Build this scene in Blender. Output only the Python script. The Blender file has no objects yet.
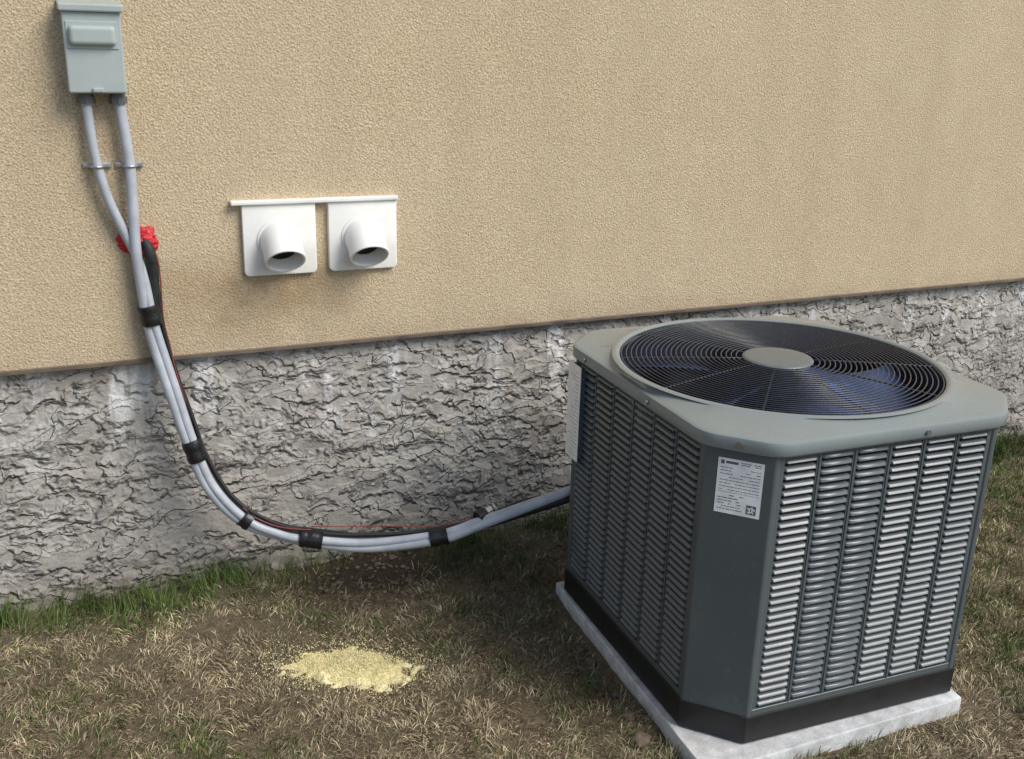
import bpy, bmesh, math, random
import numpy as np
from mathutils import Vector, Matrix, noise
random.seed(7); rng=np.random.default_rng(7)
scene=bpy.context.scene
R=math.radians

# ------------------------------------------------------------ helpers
def link(o,parent=None):
    scene.collection.objects.link(o)
    if parent is not None: o.parent=parent
    return o
def empty(name,loc=(0,0,0),rz=0):
    e=bpy.data.objects.new(name,None); e.location=loc; e.rotation_euler=(0,0,rz); e.empty_display_size=.1
    return link(e)
class MB:
    def __init__(s): s.v=[];s.f=[]
    def add(s,vs,fs):
        b=len(s.v); s.v+= [tuple(v) for v in vs]; s.f+=[tuple(i+b for i in f) for f in fs]
    def box(s,x0,x1,y0,y1,z0,z1,M=None):
        vs=[(x,y,z) for z in(z0,z1) for y in(y0,y1) for x in(x0,x1)]
        if M is not None: vs=[tuple(M@Vector(v)) for v in vs]
        s.add(vs,[(0,2,3,1),(4,5,7,6),(0,1,5,4),(1,3,7,5),(3,2,6,7),(2,0,4,6)])
    def tube(s,pts,r,n=12,cap=True):
        pts=[Vector(p) for p in pts]; L=len(pts)
        rr=r if hasattr(r,'__len__') else [r]*L
        vs=[];up=None
        for i,p in enumerate(pts):
            t=(pts[min(i+1,L-1)]-pts[max(i-1,0)]).normalized()
            if up is None:
                up=Vector((0,0,1)) if abs(t.z)<.9 else Vector((1,0,0))
            up=(up-t*up.dot(t)).normalized(); sd=t.cross(up)
            for k in range(n):
                a=2*math.pi*k/n; vs.append(p+(up*math.cos(a)+sd*math.sin(a))*rr[i])
        fs=[(i*n+k,i*n+(k+1)%n,(i+1)*n+(k+1)%n,(i+1)*n+k) for i in range(L-1) for k in range(n)]
        if cap: fs+=[tuple(range(n))[::-1],tuple((L-1)*n+k for k in range(n))]
        s.add(vs,fs)
    def torus(s,c,r,w,n=96,m=6,M=None):
        vs=[]
        for i in range(n):
            a=2*math.pi*i/n
            for j in range(m):
                b=2*math.pi*j/m
                q=r+w*math.cos(b); vs.append(Vector((c[0]+q*math.cos(a),c[1]+q*math.sin(a),c[2]+w*math.sin(b))))
        if M is not None: vs=[M@v for v in vs]
        s.add(vs,[(i*m+j,((i+1)%n)*m+j,((i+1)%n)*m+(j+1)%m,i*m+(j+1)%m) for i in range(n) for j in range(m)])
    def loops(s,loops,close=True,capend=False):
        n=len(loops[0]); vs=[v for l in loops for v in l]
        fs=[(i*n+k,i*n+(k+1)%n,(i+1)*n+(k+1)%n,(i+1)*n+k) for i in range(len(loops)-1) for k in range(n)]
        if capend: fs.append(tuple((len(loops)-1)*n+k for k in range(n)))
        s.add(vs,fs)
    def obj(s,name,mat,parent=None,smooth=False,bevel=0,seg=2,auto=None,recalc=True):
        me=bpy.data.meshes.new(name); me.from_pydata(s.v,[],s.f)
        if recalc:
            bm=bmesh.new();bm.from_mesh(me);bmesh.ops.recalc_face_normals(bm,faces=bm.faces);bm.to_mesh(me);bm.free()
        me.materials.append(mat)
        if smooth or auto: me.polygons.foreach_set('use_smooth',[True]*len(me.polygons))
        if auto: me.set_sharp_from_angle(angle=R(auto))
        o=bpy.data.objects.new(name,me); link(o,parent)
        if bevel:
            m=o.modifiers.new('b','BEVEL');m.width=bevel;m.segments=seg;m.limit_method='ANGLE';m.angle_limit=R(35)
        return o
def catmull(P,n=10):
    P=[Vector(p) for p in P]; Q=[P[0]*2-P[1]]+P+[P[-1]*2-P[-2]]; out=[]
    for i in range(1,len(Q)-2):
        a,b,c,d=Q[i-1:i+3]
        for k in range(n):
            t=k/n; out.append(.5*((2*b)+(c-a)*t+(2*a-5*b+4*c-d)*t*t+(3*b-a-3*c+d)*t**3))
    out.append(P[-1]); return out

# ------------------------------------------------------------ materials
class NT:
    def __init__(s,name,rough=.5,metal=0,spec=.5):
        s.m=bpy.data.materials.new(name); s.m.use_nodes=True; s.t=s.m.node_tree; s.b=s.t.nodes['Principled BSDF']
        s.b.inputs['Roughness'].default_value=rough; s.b.inputs['Metallic'].default_value=metal
        s.b.inputs['Specular IOR Level'].default_value=spec
        s.co=s.t.nodes.new('ShaderNodeTexCoord').outputs['Object']
    def n(s,t,**k):
        nd=s.t.nodes.new(t)
        for a,b in k.items(): setattr(nd,a,b)
        return nd
    def l(s,a,b): s.t.links.new(a,b)
    def map(s,scale,loc=(0,0,0),src=None):
        m=s.n('ShaderNodeMapping'); s.l(src or s.co,m.inputs[0]); m.inputs['Scale'].default_value=scale; m.inputs['Location'].default_value=loc; return m.outputs[0]
    def noise(s,scale,detail=3,rough=.5,dist=0,src=None):
        m=s.n('ShaderNodeTexNoise'); s.l(src or s.co,m.inputs['Vector']); m.inputs['Scale'].default_value=scale
        m.inputs['Detail'].default_value=detail;m.inputs['Roughness'].default_value=rough;m.inputs['Distortion'].default_value=dist
        return m.outputs['Fac']
    def vor(s,scale,src=None,feature='F1'):
        m=s.n('ShaderNodeTexVoronoi',feature=feature); s.l(src or s.co,m.inputs['Vector']); m.inputs['Scale'].default_value=scale; return m.outputs['Distance']
    def rng(s,v,a,b,c=0,d=1,smooth=False):
        m=s.n('ShaderNodeMapRange'); 
        if smooth: m.interpolation_type='SMOOTHSTEP'
        s.l(v,m.inputs[0])
        for i,x in enumerate((a,b,c,d)): m.inputs[i+1].default_value=x
        return m.outputs[0]
    def math(s,op,a,b=None,c=None):
        m=s.n('ShaderNodeMath',operation=op)
        for i,x in enumerate((a,b,c)):
            if x is None: continue
            if isinstance(x,(int,float)): m.inputs[i].default_value=x
            else: s.l(x,m.inputs[i])
        return m.outputs[0]
    def mix(s,f,a,b,mode='MIX'):
        m=s.n('ShaderNodeMix',data_type='RGBA',blend_type=mode)
        if isinstance(f,(int,float)): m.inputs[0].default_value=f
        else: s.l(f,m.inputs[0])
        for i,x in ((6,a),(7,b)):
            if isinstance(x,tuple): m.inputs[i].default_value=(*x,1)
            else: s.l(x,m.inputs[i])
        return m.outputs[2]
    def col(s,c):
        if isinstance(c,tuple): s.b.inputs['Base Color'].default_value=(*c,1)
        else: s.l(c,s.b.inputs['Base Color'])
    def bump(s,h,strength=.5,dist=.01,prev=None):
        m=s.n('ShaderNodeBump'); s.l(h,m.inputs['Height']); m.inputs['Strength'].default_value=strength; m.inputs['Distance'].default_value=dist
        if prev is not None: s.l(prev,m.inputs['Normal'])
        s.l(m.outputs[0],s.b.inputs['Normal']); return m.outputs[0]
    def sep(s):
        m=s.n('ShaderNodeSeparateXYZ'); s.l(s.co,m.inputs[0]); return m.outputs
def simple(name,c,rough=.5,metal=0,var=.12,scale=30,bump=0,spec=.5):
    t=NT(name,rough,metal,spec)
    n=t.noise(scale,4,.6)
    t.col(t.mix(t.rng(n,.3,.7),tuple(x*(1-var) for x in c),tuple(min(1,x*(1+var)) for x in c)))
    t.l(t.rng(n,.3,.7,max(0,rough-.08),min(1,rough+.1)),t.b.inputs['Roughness'])
    if bump: t.bump(t.noise(scale*6,3),.3,bump)
    return t.m

# stucco
t=NT('stucco',.95,0,.15)
g=t.noise(190,3,.75); g2=t.vor(165); lo=t.noise(1.1,3,.6); mid=t.noise(9,3,.6)
c=t.mix(t.rng(g,.36,.64),(.36,.272,.165),(.74,.60,.41))
c=t.mix(t.rng(g2,.02,.18,.45,0),c,(.31,.225,.135))
c=t.mix(t.rng(lo,.3,.7,0,.35),c,(.64,.53,.38))
c=t.mix(t.rng(mid,.35,.75,0,.2),c,(.43,.32,.20))
c=t.mix(t.rng(t.noise(6,3,.6,0,t.map((1,1,.12),(2,0,0))),.42,.68,0,.25),c,(.42,.335,.23))
x,y,z=t.sep()
# weather staining under the vents
st=t.math('MULTIPLY',t.rng(t.math('ABSOLUTE',t.math('SUBTRACT',x,.50)),.05,.42,1,0,True),t.math('MULTIPLY',t.rng(z,.72,.90,0,1,True),t.rng(z,.93,1.05,1,0,True)))
c=t.mix(t.math('MULTIPLY',st,t.rng(mid,.3,.6,.2,.65)),c,(.26,.165,.08))
grime=t.math('MULTIPLY',t.rng(z,.735,.80,1,0),t.rng(mid,.35,.65,.1,.5))
c=t.mix(grime,c,(.36,.28,.19))
t.col(c)
h=t.math('ADD',g,t.math('MULTIPLY',g2,.6))
t.bump(h,.62,.005)
M_stucco=t.m
# parged foundation: skip-trowelled parging, broad smears with ragged lips
t=NT('parged_concrete',.85,0,.3)
wn=t.n('ShaderNodeTexNoise'); t.l(t.co,wn.inputs[0]); wn.inputs['Scale'].default_value=9; wn.inputs['Detail'].default_value=4; wn.inputs['Roughness'].default_value=.6
wv=t.n('ShaderNodeVectorMath',operation='SCALE'); t.l(wn.outputs['Color'],wv.inputs[0]); wv.inputs['Scale'].default_value=.075
wa=t.n('ShaderNodeVectorMath',operation='ADD'); t.l(t.co,wa.inputs[0]); t.l(wv.outputs[0],wa.inputs[1])
vec=t.map((1,1,1.9),src=wa.outputs[0]); vec2=t.map((1,1,2.4),(3.3,1,5),src=wa.outputs[0])
a=t.noise(3.6,2,.45,.15,vec); b=t.noise(6.0,2,.45,.2,vec2)
big=t.noise(2.0,4,.65); md_=t.noise(14,4,.6)
rag=t.noise(16,2,.6)
def plat(v,c0,lip,fea): return t.math('MULTIPLY',t.rng(v,c0,c0+lip),t.rng(v,c0+lip,c0+fea,1,.1))
p1=plat(a,.46,.008,.10); p2=plat(b,.53,.008,.12); p3=plat(a,.56,.008,.09); p4=plat(b,.42,.008,.09)
m1=t.rng(rag,.42,.52)
m2=t.rng(rag,.60,.50)
pl=t.math('ADD',t.math('ADD',t.math('MULTIPLY',p1,m2),t.math('MULTIPLY',p2,m1)),t.math('ADD',t.math('MULTIPLY',p3,m1),t.math('MULTIPLY',p4,m2)))
fine=t.noise(48,4,.65)
hgt=t.math('ADD',t.math('MULTIPLY',pl,.9),t.math('ADD',t.math('MULTIPLY',md_,.6),t.math('MULTIPLY',fine,.35)))
x,y,z=t.sep()
base=t.mix(t.rng(big,.3,.7),(.31,.285,.25),(.49,.47,.435))
base=t.mix(t.rng(fine,.35,.7,0,.4),base,(.27,.24,.20))
base=t.mix(t.rng(md_,.45,.7,0,.4),base,(.58,.565,.54))
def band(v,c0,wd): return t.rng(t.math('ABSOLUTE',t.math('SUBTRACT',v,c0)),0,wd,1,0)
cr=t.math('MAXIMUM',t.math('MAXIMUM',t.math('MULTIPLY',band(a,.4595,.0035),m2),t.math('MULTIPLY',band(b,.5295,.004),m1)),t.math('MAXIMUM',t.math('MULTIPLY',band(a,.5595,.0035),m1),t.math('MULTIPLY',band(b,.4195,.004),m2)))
cr=t.math('MULTIPLY',cr,.7)  # crease shade painted into the colour as thin dark lines along the lips
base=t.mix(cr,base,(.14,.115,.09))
sk=t.rng(t.noise(9,4,.65,0,t.map((1,1,.20),(.6,0,0))),.52,.63)
sk=t.math('MULTIPLY',t.math('MULTIPLY',sk,t.rng(z,.38,.64,0,.95)),t.rng(fine,.35,.52,.35,1)); base=t.mix(sk,base,(.80,.79,.78))
dk=t.math('MULTIPLY',t.rng(t.noise(1.7,2,.5,0,t.map((1,1,1),(4,2,1))),.42,.60),.45); base=t.mix(dk,base,(.23,.205,.18))
dr=t.math('MULTIPLY',t.rng(t.noise(7,3,.6,0,t.map((1,1,.25),(9,0,0))),.5,.66),t.rng(z,.1,.5,.15,.55)); base=t.mix(dr,base,(.24,.215,.185))
base=t.mix(t.math('MULTIPLY',t.rng(z,0,.14,1,0),t.rng(md_,.3,.6,.2,.85)),base,(.19,.155,.11))
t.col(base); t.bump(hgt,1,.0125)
M_parge=t.m
M_flash=simple('flashing_metal',(.17,.13,.10),.5,.3,.3,12)
# AC paint
def acp(name,c,rough,metal=.0):
    t=NT(name,rough,metal,.5)
    n=t.noise(5,4,.65); n2=t.noise(60,3,.7)
    cc=t.mix(t.rng(n,.3,.7,0,.5),c,tuple(x*1.25 for x in c)); cc=t.mix(t.rng(n2,.60,.78,0,.2),cc,(.30,.29,.25))
    t.col(cc); t.l(t.rng(n,.3,.7,rough-.06,rough+.12),t.b.inputs['Roughness'])
    return t.m
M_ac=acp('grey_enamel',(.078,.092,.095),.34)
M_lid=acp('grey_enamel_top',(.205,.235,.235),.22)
M_slat=acp('louver_enamel',(.105,.118,.125),.24)
M_dark=simple('dark_interior',(.012,.014,.016),.8)
M_shroud=simple('shroud_interior',(.02,.028,.05),.5)
M_black=simple('black_plastic',(.012,.012,.013),.45)
M_wire=simple('grille_wire',(.04,.043,.05),.28)
M_fan=simple('fan_blade_metal',(.10,.16,.36),.35,.4)  # blue reflections on the blades put into their base colour
M_hub=simple('hub_grey',(.13,.145,.15),.35)
M_label=simple('label_paper',(.84,.85,.84),.4)
M_ink=simple('label_ink',(.12,.12,.13),.5)
M_zinc=simple('zinc_screw',(.35,.35,.34),.3,.9)
M_pad=simple('pad_concrete',(.50,.50,.495),.85,0,.25,25,.004)
M_boxp=simple('disconnect_enamel',(.36,.41,.40),.4,0,.07,8)
M_cond=simple('conduit_pvc',(.40,.42,.46),.4,0,.16,20)
M_foamins=simple('pipe_insulation',(.013,.013,.014),.6,0,.3,60,.002)
M_tape=simple('black_tape',(.010,.010,.011),.28,0,.2,40,.003)
M_red=simple('red_caulk',(.48,.012,.02),.4,0,.3,60,.004)
M_redwire=simple('red_wire',(.22,.04,.03),.4)
M_white=simple('white_pvc',(.80,.785,.745),.38,0,.06,12)
M_strap=simple('galvanised',(.45,.45,.46),.35,.8)

# ------------------------------------------------------------ house
house=empty('stucco_house')
ZF=.739
m=MB(); m.add([(-16,-.022,ZF),(20,-.022,ZF),(20,-.022,5.6),(-16,-.022,5.6),(-16,9,ZF),(20,9,ZF),(20,9,5.6),(-16,9,5.6)],[(0,1,2,3),(1,5,6,2),(4,7,6,5),(0,3,7,4),(0,4,5,1)])
m.obj('stucco_wall',M_stucco,house,recalc=False)
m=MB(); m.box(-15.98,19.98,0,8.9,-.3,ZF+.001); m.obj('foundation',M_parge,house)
m=MB(); m.box(-16.01,20.01,-.029,-.004,ZF-.009,ZF+.003); m.obj('flashing',M_flash,house,bevel=.0015)
m=MB(); m.add([(-16.6,-.6,5.5),(20.6,-.6,5.5),(20.6,9.6,5.5),(-16.6,9.6,5.5),(-10,4.5,8),(14,4.5,8)],[(0,1,5,4),(1,2,5),(2,3,4,5),(3,0,4),(3,2,1,0)])
m.obj('roof',simple('shingles',(.08,.07,.065),.9),house)

# ------------------------------------------------------------ disconnect box
bx=empty('electrical_disconnect_box',(.129,0,0)); w=.067
m=MB(); m.box(-w+.004,w-.004,-.072,-.015,1.455,1.652); m.obj('back_box',M_boxp,bx,bevel=.004)
m=MB(); m.box(-w,w,-.090,-.069,1.449,1.640); m.obj('door',M_boxp,bx,bevel=.005,seg=3)
m=MB()
m.add([(-w-.006,-.018,1.668),(w+.006,-.018,1.668),(w+.006,-.100,1.656),(-w-.006,-.100,1.656),(-w-.006,-.018,1.645),(w+.006,-.018,1.645),(w+.006,-.100,1.638),(-w-.006,-.100,1.638)],[(0,3,2,1),(4,5,6,7),(0,1,5,4),(1,2,6,5),(2,3,7,6),(3,0,4,7)])
m.obj('rain_hood',M_boxp,bx,bevel=.004)
m=MB(); m.box(-.055,.052,-.108,-.086,1.561,1.607); m.obj('handle_bump',M_boxp,bx,bevel=.0105,seg=4)
m=MB(); m.box(-.060,.057,-.0925,-.0885,1.553,1.617); m.obj('handle_frame',M_boxp,bx,bevel=.0015)
m=MB(); m.box(-.012,.012,-.098,-.088,1.452,1.462); m.obj('latch',M_boxp,bx,bevel=.002)
m=MB()
for xx in(-.029,.046): m.tube([(xx,-.05,1.456),(xx,-.05,1.432)],.019,20); m.tube([(xx,-.05,1.440),(xx,-.05,1.423)],.022,8)
m.obj('conduit_hubs',simple('hub_plastic',(.09,.095,.10),.45),bx,auto=40)

# ------------------------------------------------------------ bundle of conduits
bu=empty('conduit_and_line_set')
ys=[-.05,-.06,-.08,-.1,-.12,-.15,-.18,-.21,-.26,-.32,-.36,-.4,-.44]
xz=[(.203,.898),(.223,.773),(.244,.661),(.279,.516),(.327,.379),(.408,.275),(.500,.228),(.580,.211),(.745,.185),(.942,.197),(1.053,.236),(1.197,.285),(1.34,.335)]
cen=catmull([(a,y,b) for (a,b),y in zip(xz,ys)],12)
def strand(so,oo,r,tw=0,wob=.002,ph=0):
    out=[];L=len(cen)
    for i,p in enumerate(cen):
        t=(cen[min(i+1,L-1)]-cen[max(i-1,0)]).normalized()
        o=Vector((0,-1,0)); o=(o-t*o.dot(t)).normalized(); sd=t.cross(o)
        u=i/(L-1); a=tw*u*u*u*u+.45*math.sin(u*9)+.15
        s2=so*math.cos(a)-oo*math.sin(a); o2=so*math.sin(a)+oo*math.cos(a)
        out.append(p+sd*(s2+wob*math.sin(u*23+ph))+o*(o2+wob*math.cos(u*19+ph)))
    return out
TW=2.5
A=strand(.013,.003,.0130,TW,.0015); B=strand(.000,.013,.0130,TW,.0015,1)
K=strand(-.013,-.004,.015,TW,.001,2)
pA=catmull([(.177,-.05,1.435),(.185,-.05,1.333),(.189,-.05,1.267),(.187,-.054,1.154),(.185,-.060,1.035),A[3]],8)[:-1]+A[3:]
pB=catmull([(.100,-.05,1.435),(.104,-.05,1.334),(.111,-.05,1.269),(.130,-.05,1.182),(.160,-.048,1.098),(.186,-.045,1.03),(.20,-.055,.96),B[3]],8)[:-1]+B[3:]
m=MB(); m.tube(pA,.0138,14); m.tube(pB,.0125,14); m.obj('grey_conduits',M_cond,bu,smooth=True)
pK=catmull([(.207,.0,1.080),(.209,-.030,1.070),(.219,-.048,1.04),(.224,-.045,.98),K[3]],8)[:-1]+K[3:]
m=MB(); m.tube(pK,.0145,14)
m.tube(catmull([(.222,.0,1.07),(.224,-.03,1.06),(.232,-.045,1.02),(.232,-.05,.95)]+[p+Vector((.003,-.002,.002)) for p in strand(-.022,.006,.01,TW,.003)[6::12]],8),.0055,8)
m.obj('black_line_set',M_foamins,bu,smooth=True)
m=MB(); W=strand(-.025,.010,.003,1.5,.003,4)
m.tube(catmull([(.225,-.03,1.06),(.240,-.045,1.0)]+W[4:90:8],6),.0019,6); m.obj('thermostat_wire',M_redwire,bu,smooth=True)
m=MB()
m.tube(catmull([W[84]+Vector((0,0,.01)),(.80,-.27,.235),(.92,-.30,.228),(1.02,-.31,.238),(1.10,-.31,.25)],8),.0016,6); m.obj('loose_wire',M_redwire,bu,smooth=True)
m=MB()
for i0,l in((0,5),(36,5),(59,3),(81,6),(106,4)):
    seg=[A[i]*.36+B[i]*.32+K[i]*.32 for i in range(i0,i0+l+1)]
    rr=[.0280+.0018*math.sin(k*2.3+i0) for k in range(len(seg))]
    m.tube(seg,rr,20)
m.obj('tape_wraps',M_tape,bu,auto=50)
m=MB(); m.tube([(1.05,-.35,.252),(1.078,-.342,.259)],.022,16); m.tube(catmull([(1.085,-.34,.257),(1.14,-.345,.262),(1.20,-.36,.285),(1.33,-.42,.325)],6),.011,10); m.obj('valve_cap',M_black,bu,auto=40)
m=MB(); m.tube([(1.078,-.342,.259),(1.098,-.337,.263)],.019,16); m.tube([(1.102,-.335,.263),(1.110,-.334,.264)],.024,6); m.obj('valve_fitting',simple('chrome',(.7,.7,.7),.2,1),bu,auto=40)
m=MB()
for xx in(.111,.189):
    m.torus((xx,-.05,1.268),.0165,.003,24,6); m.box(xx-.034,xx+.034,-.030,-.0225,1.262,1.275)
    m.box(xx-.030,xx+.030,-.0335,-.0300,1.264,1.273)
m.obj('pipe_straps',M_strap,bu,bevel=.001)
bm=bmesh.new(); bmesh.ops.create_icosphere(bm,subdivisions=5,radius=1)
for v in bm.verts:
    q=v.co.copy(); n=noise.fractal(q*1.5,1,2,3)*.30+noise.noise(q*6)*.05
    v.co=Vector((q.x*.050*(1+n),q.y*.020*(1+n),q.z*.037*(1+n)))
me=bpy.data.meshes.new('caulk_collar'); bm.to_mesh(me); bm.free(); me.materials.append(M_red); me.polygons.foreach_set('use_smooth',[True]*len(me.polygons))
o=link(bpy.data.objects.new('caulk_collar',me),bu); o.location=(.199,-.026,1.068)

# ------------------------------------------------------------ wall vents
def vent(name,x0,x1):
    e=empty(name,((x0+x1)/2,0,0)); hw=(x1-x0)/2; z0,z1=.955,1.1535
    m=MB(); cr=.014; out=[(-hw,z1),(hw,z1)]
    for k in range(7):
        a=k/6*math.pi/2; out.append((hw-cr+cr*math.cos(a),z0+cr-cr*math.sin(a)))
    for k in range(7):
        a=math.pi/2-k/6*math.pi/2; out.append((-hw+cr-cr*math.cos(a),z0+cr-cr*math.sin(a)))
    cz=(z0+z1)/2
    def lp(s,yv): return [(x*(1-s),yv,cz+(zv-cz)*(1-s)) for x,zv in out]
    m.loops([lp(0,-.0210),lp(0,-.034),lp(.008,-.0375),lp(.03,-.0385)],capend=True); m.obj('cover_plate',M_white,e,auto=30)
    P=[];cx=-.002; z_=1.050; BA=R(47)
    for k in range(9):
        a=k/8*BA; P.append(Vector((cx,-.036-.056*math.sin(a)-.004,z_-.056*(1-math.cos(a)))))
    d=Vector((0,-math.cos(BA),-math.sin(BA)))
    P=[Vector((cx,-.028,z_))]+P+[P[-1]+d*.020,P[-1]+d*.036]
    m=MB(); n=40; loops=[]
    def ring(i,r,p=None):
        p=P[i] if p is None else p; t=(P[min(i+1,len(P)-1)]-P[max(i-1,0)]).normalized(); sd=Vector((1,0,0)); up=sd.cross(t)
        return [p+(sd*math.cos(2*math.pi*k/n)+up*math.sin(2*math.pi*k/n))*r for k in range(n)]
    for i in range(len(P)): loops.append(ring(i,.0555))
    end=len(P)-1
    loops.append(ring(end,.054,P[end]+d*.001)); loops.append(ring(end,.0500,P[end]))
    for i in range(end,2,-1): loops.append(ring(i,.0495))
    m.loops(loops,capend=True); m.obj('elbow_pipe',M_white,e,auto=45)
    m=MB(); m.loops([ring(1,.0645,Vector((cx,-.0375,z_))),ring(1,.063,Vector((cx,-.042,z_))),ring(1,.0545,Vector((cx,-.043,z_)))]); m.obj('collar',M_white,e,auto=40)
    m=MB(); n2=ring(5,.0487); m.add(n2,[tuple(range(n))]); m.obj('duct_interior',M_dark,e)
    return e
v1=vent('wall_vent',.466,.670); v2=vent('wall_vent',.706,.908)
m=MB(); m.box(.437,.911,-.046,-.0205,1.154,1.166); o=m.obj('vent_mounting_strip',M_white,None,bevel=.003)

# ------------------------------------------------------------ AC unit
ac=empty('air_conditioner_unit',(1.679,-.850,0),R(-2.76))
Wd,Dp,CH=.835,.895,.109; ZB,ZT=.112,.782
hw,hd=Wd/2,Dp/2
def octa(g=0,ch=CH):
    a,b=hw+g,hd+g; c=ch+g*.6
    return [(-a+c,-b),(a-c,-b),(a,-b+c),(a,b-c),(a-c,b),(-a+c,b),(-a,b-c),(-a,-b+c)]
def octloop(z,g=0,N=256,sm=0,ch=CH):
    P=octa(g,ch); out=[]
    for k in range(N):
        th=2*math.pi*(k+.5)/N; d=(math.cos(th),math.sin(th)); best=1e9
        for i in range(8):
            ax,ay=P[i];bx_,by=P[(i+1)%8]; ex,ey=bx_-ax,by-ay; den=d[0]*ey-d[1]*ex
            if abs(den)<1e-9: continue
            tt=(ax*ey-ay*ex)/den; ss=(ax*d[1]-ay*d[0])/den
            if tt>0 and -1e-6<=ss<=1+1e-6: best=min(best,tt)
        out.append(best)
    if sm:
        out=[sum(out[(k+j)%N] for j in range(-sm,sm+1))/(2*sm+1) for k in range(N)]
    return [(out[k]*math.cos(2*math.pi*(k+.5)/N),out[k]*math.sin(2*math.pi*(k+.5)/N),z) for k in range(N)]
def circ(r,z,N=256): return [(r*math.cos(2*math.pi*(k+.5)/N),r*math.sin(2*math.pi*(k+.5)/N),z) for k in range(N)]
def lerp(a,b,t,z): return [(p[0]*(1-t)+q[0]*t,p[1]*(1-t)+q[1]*t,z) for p,q in zip(a,b)]
m=MB(); Pt=octa(0)
for i,(a,b) in enumerate(((7,0),(1,2),(3,4),(5,6))):
    p,q=Vector((*Pt[a],0)),Vector((*Pt[b],0))
    pp=Vector((*Pt[(a-1)%8],0)); qq=Vector((*Pt[(b+1)%8],0))
    r0=p+(pp-p).normalized()*.012; r1=q+(qq-q).normalized()*.012
    prof=[r0,p,q,r1]; inn=[x-Vector((x.x,x.y,0)).normalized()*.012 for x in prof]
    ring_=prof+inn[::-1]
    m.add([(v.x,v.y,ZB) for v in ring_]+[(v.x,v.y,ZT) for v in ring_],[(k,(k+1)%8,(k+1)%8+8,k+8) for k in range(8)]+[tuple(range(8))[::-1],tuple(range(8,16))])
m.obj('corner_panels',M_ac,ac,bevel=.003)
mf=MB(); ms=MB(); mk=MB()
def face(a,b,ncol,nrow):
    p,q=Vector((*Pt[a],0)),Vector((*Pt[b],0)); L=(q-p).length-.026; u=(q-p).normalized(); nrm=Vector((u.y,-u.x,0)); o=p+u*.013
    def P(s,d,z): v=o+u*s+nrm*d; return (v.x,v.y,z)
    def bx(mb,s0,s1,d0,d1,z0,z1):
        mb.add([P(s0,d0,z0),P(s1,d0,z0),P(s1,d1,z0),P(s0,d1,z0),P(s0,d0,z1),P(s1,d0,z1),P(s1,d1,z1),P(s0,d1,z1)],[(0,3,2,1),(4,5,6,7),(0,1,5,4),(1,2,6,5),(2,3,7,6),(3,0,4,7)])
    z0,z1=ZB+.020,ZT-.018
    bx(mf,0,L,-.012,-.002,z1,ZT-.001); bx(mf,0,L,-.012,-.002,ZB+.001,z0)
    rib=.013; cw=(L-rib*(ncol+1))/ncol
    for k in range(ncol+1):
        s=k*(cw+rib); bx(mf,s,s+rib,-.014,-.0035,z0,z1)
        if 0<k<ncol: bx(mf,s+.004,s+rib-.004,-.0035,-.0012,z0,z1)
    bx(mk,0.001,L-.001,-.040,-.030,z0,z1)
    ph=(z1-z0)/nrow
    for k in range(ncol):
        s0=rib+k*(cw+rib); s1=s0+cw
        dd=random.uniform(-.0006,.0008); tl=random.uniform(-.12,.12)
        for r in range(nrow):
            zb=z0+r*ph+random.uniform(-.0004,.0004)
            e=.005
            pr=[(-.013,zb+ph*.97),(-.006,zb+ph*.91),(-.0018+dd,zb+ph*(.76+tl*.3)),(.0006+dd,zb+ph*.53),(.0000+dd,zb+ph*.46),(-.003,zb+ph*.54),(-.010,zb+ph*.86)]
            n=len(pr)
            vs=[P(s0+(e if pr[i][0]>-.003 else 0),*pr[i]) for i in range(n)]+[P(s1-(e if pr[i][0]>-.003 else 0),*pr[i]) for i in range(n)]
            ms.add(vs,[(i,(i+1)%n,(i+1)%n+n,i+n) for i in range(n)]+[tuple(range(n)),tuple(range(n,2*n))[::-1]])
face(0,1,6,33); face(2,3,6,33); face(4,5,6,33); face(6,7,6,33)
mf.obj('louver_frames',M_ac,ac,bevel=.001,seg=1); ms.obj('louvers',M_slat,ac,auto=50); mk.obj('condenser_coil',M_dark,ac)
m=MB(); m.loops([octloop(.042,-.006),octloop(.048,.004),octloop(ZB+.004,.004),octloop(ZB+.006,-.004),octloop(ZB+.006,-.05)],capend=True); m.obj('base_pan',M_black,ac,auto=30)
m=MB(); C=circ(.412,.83)
m.loops([octloop(ZT-.006,.004,sm=2),octloop(ZT-.006,.012,sm=2),octloop(ZT-.001,.016,sm=2),octloop(ZT+.021,.016,sm=2),octloop(ZT+.0255,.0145,sm=2),octloop(ZT+.028,.010,sm=2),octloop(ZT+.0290,.003,sm=2),
 lerp(octloop(0,.003,sm=3),C,.45,ZT+.036),lerp(octloop(0,.003,sm=3),C,.8,ZT+.0425),circ(.430,.8275),circ(.422,.8305),circ(.415,.8300),circ(.410,.826),circ(.408,.80),circ(.408,.70)])
m.obj('top_cover',M_lid,ac,auto=42)
m=MB(); m.loops([circ(.4075,.815),circ(.404,.60),circ(.39,.45),circ(.3,.44)],capend=True); m.obj('fan_shroud',M_shroud,ac,smooth=True)
m=MB()
def gz(r): return .824+.010*(1-(r/.41)**2)
for k in range(24):
    r=.106+k*(.405-.106)/23; m.torus((0,0,gz(r)),r,.0019,112,5)
for k in range(10):
    a=2*math.pi*k/10+.25
    pts=[(r*math.cos(a),r*math.sin(a),gz(r)-.002) for r in(.06,.15,.25,.33,.40,.4085)]; m.tube(pts,.0023,6)
m.obj('fan_grille',M_wire,ac,smooth=True)
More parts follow.
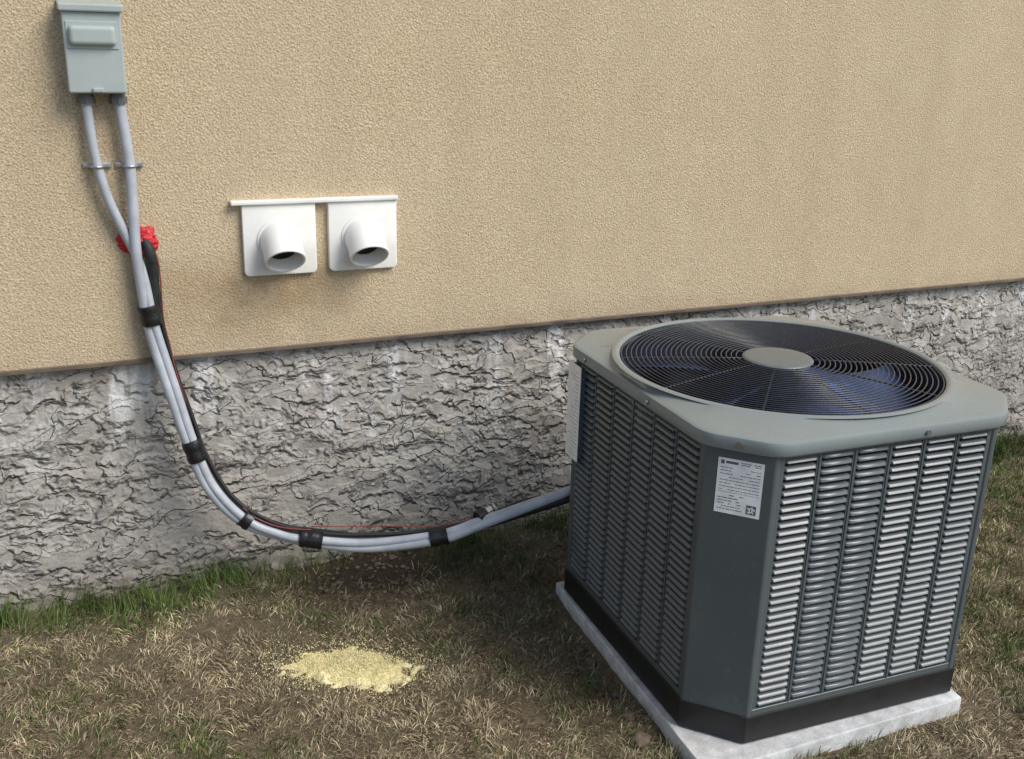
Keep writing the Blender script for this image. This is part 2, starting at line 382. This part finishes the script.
m=MB(); m.loops([circ(.090,.828,64),circ(.091,.834,64),circ(.088,.8375,64),circ(.082,.8385,64),circ(.05,.839,64)],capend=True); m.obj('grille_hub_cap',M_hub,ac,auto=50)
m=MB()
for b in range(5):
    a0=2*math.pi*b/5+.3; nr,na=6,7; vs=[]
    for i in range(nr):
        r=.07+i*(.385-.07)/(nr-1)
        for j in range(na):
            f=j/(na-1); a=a0+(f-.1)*(.95-.1*i/(nr-1))+.25*(i/(nr-1))**2
            z=.745+.065*(f-.5)-.015*math.sin(f*math.pi)
            vs.append((r*math.cos(a),r*math.sin(a),z))
    m.add(vs,[(i*na+j,i*na+j+1,(i+1)*na+j+1,(i+1)*na+j) for i in range(nr-1) for j in range(na-1)])
o=m.obj('fan_blades',M_fan,ac,smooth=True); md=o.modifiers.new('s','SOLIDIFY'); md.thickness=.002
m=MB(); m.tube([(0,0,.62),(0,0,.79)],.07,32); m.obj('fan_motor',M_black,ac,auto=40)
m=MB()
p,q=Vector((*Pt[7],0)),Vector((*Pt[0],0)); mid=(p+q)/2; nn=Vector((-1,-1,0)).normalized()
zs=ZT+.010
m.tube([mid+nn*.010+Vector((0,0,zs)),mid+nn*.020+Vector((0,0,zs))],.0075,12)
for sx in(.08,): m.tube([(sx,-hd-.012,zs),(sx,-hd-.021,zs)],.0065,12)
for sy in(-.1,.25): m.tube([(-hw-.012,sy,zs),(-hw-.021,sy,zs)],.0065,12)
m.obj('lid_screws',M_zinc,ac,auto=40)
u=(q-p).normalized(); lc=mid+u*.004+nn*.0006
Mx=Matrix((( u.x,nn.x,0,lc.x),(u.y,nn.y,0,lc.y),(0,0,1,0),(0,0,0,1)))
def LB(mb,s0,s1,z0,z1,d0,d1): mb.box(s0,s1,d0,d1,z0,z1,M=Mx)
m=MB(); LB(m,-.050,.050,.622,.752,-.0002,.0004); m.obj('rating_label',M_label,ac)
m=MB()
rr=random.Random(3)
def lines(x0,x1,z0,z1,n,h):
    for i in range(n):
        z=z1-(i+.5)*(z1-z0)/n; x=x0
        while x<x1-.003:
            l=rr.uniform(.003,.011); l=min(l,x1-x)
            if rr.random()<.8: LB(m,x,x+l,z-h/2,z+h/2,.0004,.0006)
            x+=l+.0016
o_=.007
LB(m,-.044,-.036,.731+o_,.740+o_,.0004,.0006); LB(m,-.033,-.006,.733+o_,.739+o_,.0004,.0006); lines(.0,.044,.732+o_,.741+o_,2,.0018)
lines(-.044,.044,.668+o_,.727+o_,8,.0016); LB(m,-.046,.046,.6655+o_,.6662+o_,.0004,.0006); lines(-.044,.012,.622+o_,.662+o_,6,.002)
for i in range(9):
    for j in range(9):
        if rr.random()<.5 or i in(0,8) or j in(0,8): LB(m,.020+i*.0024,.0224+i*.0024,.622+o_+j*.0024,.6244+o_+j*.0024,.0004,.0006)
m.obj('label_print',M_ink,ac)
# white wiring label on the electrical panel at the far end of the left face
m=MB(); m.box(-hw-.016,-hw-.013,hd-CH-.066,hd-CH+.012,.485,.762); m.obj('service_label',M_label,ac,bevel=.001)
m=MB()
for i in range(22):
    z=.500+i*.0115; m.box(-hw-.0163,-hw-.0160,hd-CH-.058,hd-CH-.058+rr.uniform(.012,.055),z,z+.0010)
m.obj('service_label_print',M_ink,ac)
m=MB(); m.box(-hw-.013,-hw+.004,hd-CH-.060,hd-CH+.008,.490,.757); m.obj('service_panel',M_ac,ac,bevel=.002)

# ------------------------------------------------------------ pad
def gh(x,y):
    h=.012*noise.noise(Vector((x*2.1,y*2.1,.3)))+.009*noise.noise(Vector((x*7,y*7,2)))+.006*noise.noise(Vector((x*23,y*23,5)))
    h+=.02*max(0,1+y/.16)*(.6+noise.noise(Vector((x*4,0,9)))) if y<0 else .01
    d=math.hypot(x-.78,(y+.14)*1.3); h+=.024*math.exp(-(d/.17)**2)*(1+noise.noise(Vector((x*20,y*20,1))))
    return h
m=MB(); Q=[(1.215,-1.332),(1.985,-1.342),(2.05,-.45),(1.272,-.440)]
def padloop(z,g):
    out=[];c=Vector((1.62,-.88))
    for i in range(4):
        a,b=Vector(Q[i]),Vector(Q[(i+1)%4])
        for k in range(14):
            t=k/14; p=a.lerp(b,t); p=c+(p-c)*(1+g); j=noise.noise(Vector((p.x*6,p.y*6,z*3)))*.004
            if k==0: p=c+(p-c)*(.992)
            out.append((p.x+j,p.y+j,z))
    return out
m.loops([padloop(-.03,.004),padloop(.034,.004),padloop(.0400,.002),padloop(.042,-.003)],capend=True)
m.obj('equipment_pad',M_pad,None,auto=40)

# ------------------------------------------------------------ ground
xs=np.concatenate([[-150,-60,-25,-12,-6,-3,-1.6],np.arange(-1.0,4.6,.016),[5,6,8,12,25,60,150]])
yy=np.concatenate([[-150,-60,-25,-12,-7,-5,-4,-3.2],np.arange(-2.6,.03,.016),[.5,12,60,150]])
vs=[(x,y,gh(x,y) if -2.7<y<.04 and -1.1<x<4.7 else 0) for y in yy for x in xs]
nx=len(xs); fs=[(j*nx+i,j*nx+i+1,(j+1)*nx+i+1,(j+1)*nx+i) for j in range(len(yy)-1) for i in range(nx-1)]
t=NT('lawn_soil',.95,0,.2)
n=t.noise(3,4,.7); n2=t.noise(45,4,.7); n3=t.noise(260,2,.7)
c=t.mix(t.rng(n2,.3,.7),(.085,.064,.040),(.24,.19,.12)); c=t.mix(t.rng(n3,.45,.7,0,.6),c,(.38,.31,.20))
c=t.mix(t.rng(n,.50,.72,0,.5),c,(.095,.105,.045))
x,y,z=t.sep()
cx_=t.math('DIVIDE',t.math('SUBTRACT',x,.80),.27); cy_=t.math('DIVIDE',t.math('ADD',y,.13),.17)
rad=t.math('ADD',t.math('ADD',t.math('MULTIPLY',cx_,cx_),t.math('MULTIPLY',cy_,cy_)),t.rng(n2,.3,.7,-.4,.4))
c=t.mix(t.rng(rad,.2,1.5,.92,0),c,(.07,.048,.032))
t.col(c); t.bump(t.math('ADD',n3,n2),1,.012)
m=MB(); m.add(vs,fs); m.obj('ground',t.m,None,smooth=True,recalc=False)

pile=(.590,-.587)
def sdv(px,py):
    dx=(px-pile[0]); dy=(py-pile[1]); a=.46
    ex=dx*math.cos(a)-dy*math.sin(a); ey=dx*math.sin(a)+dy*math.cos(a)
    return math.hypot(ex/.180,ey/.098)
NB=215000
px=[];py=[];col=[];ln=[];wd=[];lean=[]
cnt=0; NV=noise.noise
while cnt<NB:
    x=random.uniform(-.75,4.3); y=-2.0*random.random()
    if y< -1.05-.32*(x+.2)-.25: continue
    if y>-.006: continue
    if 1.22<x<2.0 and -1.335<y<-.44: continue
    a1=NV(Vector((x*2.3,y*2.3,7))); a2=NV(Vector((x*6,y*6,3))); a3=NV(Vector((x*14,y*14,11)))
    edge=max(0,1+y/(.20+.12*NV(Vector((x*3,1,4)))))
    green=.04+.85*max(-.1,a1+.5*a2+.35*a3)+.95*edge
    if x>2.1: green+=.28
    if .95<x<1.3: green+=.25
    if x<.15: green+=.10
    dirt=math.exp(-((x-.80)/.26)**2-((y+.13)/.17)**2)
    dark=math.exp(-((x-1.14)**2/.025+(y+.55)**2/.20))  # unit's soft shade painted in beside the pad: darker, sparser blades
    if random.random()<dirt*1.02: continue
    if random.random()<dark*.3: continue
    bare=NV(Vector((x*5,y*5,21)))+.5*NV(Vector((x*13,y*13,22)))
    if bare>.22 and random.random()<min(.8,(bare-.22)*4): continue
    s=sdv(x,y)+.35*NV(Vector((x*14,y*14,0)))
    if s<.9 and random.random()<.92: continue
    if s<1.4 and random.random()<.5: continue
    cl=NV(Vector((x*16,y*16,1)))
    if cl<-.15 and random.random()<.6: continue
    isg=random.random()<green
    pv=1.0+.50*NV(Vector((x*4,y*4,31)))+.35*NV(Vector((x*11,y*11,33)))
    if isg:
        v=random.uniform(.5,1.3); c=(.105*v,.150*v,.040*v); l=random.uniform(.016,.036)+(.045*random.random()*edge*2 if y>-.14 else 0)
    else:
        v=random.uniform(.45,1.3); q=random.random()
        c=(.57*v,.48*v,.31*v) if q<.62 else (.27*v,.20*v,.125*v); l=random.uniform(.010,.032)*(1.25 if cl>.2 else 1)
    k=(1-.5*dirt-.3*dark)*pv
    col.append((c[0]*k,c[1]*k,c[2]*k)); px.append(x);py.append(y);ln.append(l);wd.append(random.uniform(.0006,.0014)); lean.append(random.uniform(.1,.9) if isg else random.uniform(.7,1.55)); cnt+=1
px=np.array(px);py=np.array(py);ln=np.array(ln);wd=np.array(wd);lean=np.array(lean);col=np.array(col)
pz=np.array([gh(a,b) for a,b in zip(px,py)])-.001
az=np.array([3.2*NV(Vector((a*9,b*9,40)))*2 for a,b in zip(px,py)])+rng.normal(0,.9,NB)
dx=np.cos(az);dy=np.sin(az); tw=rng.uniform(0,2*np.pi,NB); sx=np.cos(tw);sy=np.sin(tw)
V=np.zeros((NB,5,3))
def pt(fr,ben):
    a=lean*ben; h=ln*fr
    return np.stack([px+dx*np.sin(a)*h,py+dy*np.sin(a)*h,pz+np.cos(a)*h+.002*fr],1)
off=np.stack([sx*wd,sy*wd,0*wd],1)
b0=pt(0,1);b1=pt(.55,.85);b2=pt(1,1.1)
V[:,0]=b0-off;V[:,1]=b0+off;V[:,2]=b1+off*.8;V[:,3]=b1-off*.8;V[:,4]=b2
V[:,:,1]=np.minimum(V[:,:,1],-.003)
me=bpy.data.meshes.new('lawn_grass'); me.vertices.add(NB*5); me.vertices.foreach_set('co',V.reshape(-1))
base=(np.arange(NB)*5)[:,None]; li=np.concatenate([base+[[0,1,2,3]],base+[[3,2,4]]],1).reshape(-1)
me.loops.add(NB*7); me.loops.foreach_set('vertex_index',li.astype(np.int32))
me.polygons.add(NB*2); ls=np.stack([np.arange(NB)*7,np.arange(NB)*7+4],1).reshape(-1); me.polygons.foreach_set('loop_start',ls.astype(np.int32))
me.update(calc_edges=True); me.validate()
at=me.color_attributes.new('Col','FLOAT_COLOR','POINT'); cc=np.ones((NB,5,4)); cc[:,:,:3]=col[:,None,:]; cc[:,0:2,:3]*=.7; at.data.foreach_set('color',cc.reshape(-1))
t=NT('grass_blades',.7,0,.25); a=t.n('ShaderNodeVertexColor',layer_name='Col'); t.col(a.outputs[0]); me.materials.append(t.m)
link(bpy.data.objects.new('lawn_grass',me))

# sawdust
sd=MB(); rr=random.Random(5)
n=90; vs=[]
for j in range(n):
    for i in range(n):
        x=pile[0]+(i/(n-1)-.5)*.54; y=pile[1]+(j/(n-1)-.5)*.44
        s=sdv(x,y)+.40*NV(Vector((x*12,y*12,0)))+.40*NV(Vector((x*38,y*38,0)))
        z=gh(x,y)+.016*max(-.6,min(1,(.92-s)*1.6))+.006*NV(Vector((x*60,y*60,3)))
        vs.append((x,y,z))
sd.add(vs,[(j*n+i,j*n+i+1,(j+1)*n+i+1,(j+1)*n+i) for j in range(n-1) for i in range(n-1)])
for k in range(18000):
    a=rr.uniform(0,6.283); q=abs(rr.gauss(0,.66)); A_=.46
    ex=.185*q*math.cos(a); ey=.100*q*math.sin(a)
    x=pile[0]+ex*math.cos(A_)+ey*math.sin(A_); y=pile[1]-ex*math.sin(A_)+ey*math.cos(A_)
    z=gh(x,y)+(.015*max(-.1,min(1,(1-sdv(x,y))*2)))+rr.uniform(.0,.007)+(.009 if sdv(x,y)>1 else 0)
    r=rr.uniform(.0008,.0028); e=[Vector((rr.gauss(0,1),rr.gauss(0,1),rr.gauss(0,1))).normalized()*r for _ in range(4)]
    sd.add([(x+v.x,y+v.y,z+v.z) for v in e],[(0,1,2),(0,2,3),(0,3,1),(1,3,2)])
t=NT('sawdust',.95,0,.1); t.col(t.mix(t.rng(t.noise(180,4,.7),.3,.7),(.74,.64,.32),(.93,.87,.56))); t.bump(t.noise(400,3),.6,.003)
sd.obj('sawdust_pile',t.m,None,recalc=False)

cl=MB()
def clod(x,y,z,r,seed):
    bm=bmesh.new(); bmesh.ops.create_icosphere(bm,subdivisions=3,radius=1)
    vs=[]
    for v in bm.verts:
        q=v.co; k=1+.45*NV(q*1.4+Vector((seed,0,0)))+.15*NV(q*5+Vector((seed,3,0)))
        vs.append((x+q.x*r*k*1.1,y+q.y*r*k,z+q.z*r*k*.7))
    cl.add(vs,[tuple(v.index for v in f.verts) for f in bm.faces]); bm.free()
for i,(x,y,r) in enumerate([(1.248,-.47,.014),(1.238,-.54,.010),(1.205,-.80,.016),(1.21,-.74,.011),(1.175,-1.05,.016),(1.155,-1.14,.024),(1.19,-.96,.011)]): clod(x,y,gh(x,y)+r*.4,r,i*3.1)
for k in range(130):
    x=.80+rr.gauss(0,.13);y=-.15+rr.gauss(0,.07)
    if y>-.02: continue
    r=rr.uniform(.002,.008); clod(x,y,gh(x,y)+r*.3,r,k)
cl.obj('soil_clods',simple('clod_earth',(.13,.095,.068),.95,0,.4,60,.003),None,smooth=True)

# ------------------------------------------------------------ light
sv=Vector((.60,-.70,.95)).normalized()
w=bpy.data.worlds.new('World'); scene.world=w; w.use_nodes=True; nt=w.node_tree
sky=nt.nodes.new('ShaderNodeTexSky'); sky.sky_type='NISHITA'; sky.sun_disc=False
sky.sun_elevation=math.asin(sv.z); sky.sun_rotation=math.atan2(sv.x,sv.y)
nt.links.new(sky.outputs[0],nt.nodes['Background'].inputs[0]); nt.nodes['Background'].inputs[1].default_value=.15
ld=bpy.data.lights.new('sun','SUN'); ld.energy=3.7; ld.angle=R(34); ld.color=(1,.955,.87)
lo_=bpy.data.objects.new('sun',ld); link(lo_); lo_.rotation_euler=sv.to_track_quat('Z','Y').to_euler()

# ------------------------------------------------------------ camera
th,ps,ro=R(18.419),R(24.473),R(1.613)
Fw=Vector((math.sin(ps)*math.cos(th),math.cos(ps)*math.cos(th),-math.sin(th)))
Rt=Vector((math.cos(ps),-math.sin(ps),0)); Up=Rt.cross(Fw)
X=Rt*math.cos(ro)+Up*math.sin(ro); Y=Up*math.cos(ro)-Rt*math.sin(ro)
cd=bpy.data.cameras.new('camera'); cam=bpy.data.objects.new('camera',cd); link(cam)
cam.matrix_world=Matrix(((X.x,Y.x,-Fw.x,0),(X.y,Y.y,-Fw.y,-2.874),(X.z,Y.z,-Fw.z,1.6),(0,0,0,1)))
cd.sensor_width=36; cd.lens=1017.89/1024*36; cd.clip_end=500; cd.clip_start=.05
scene.camera=cam
scene.view_settings.view_transform='Standard'; scene.view_settings.look='None'; scene.view_settings.exposure=0
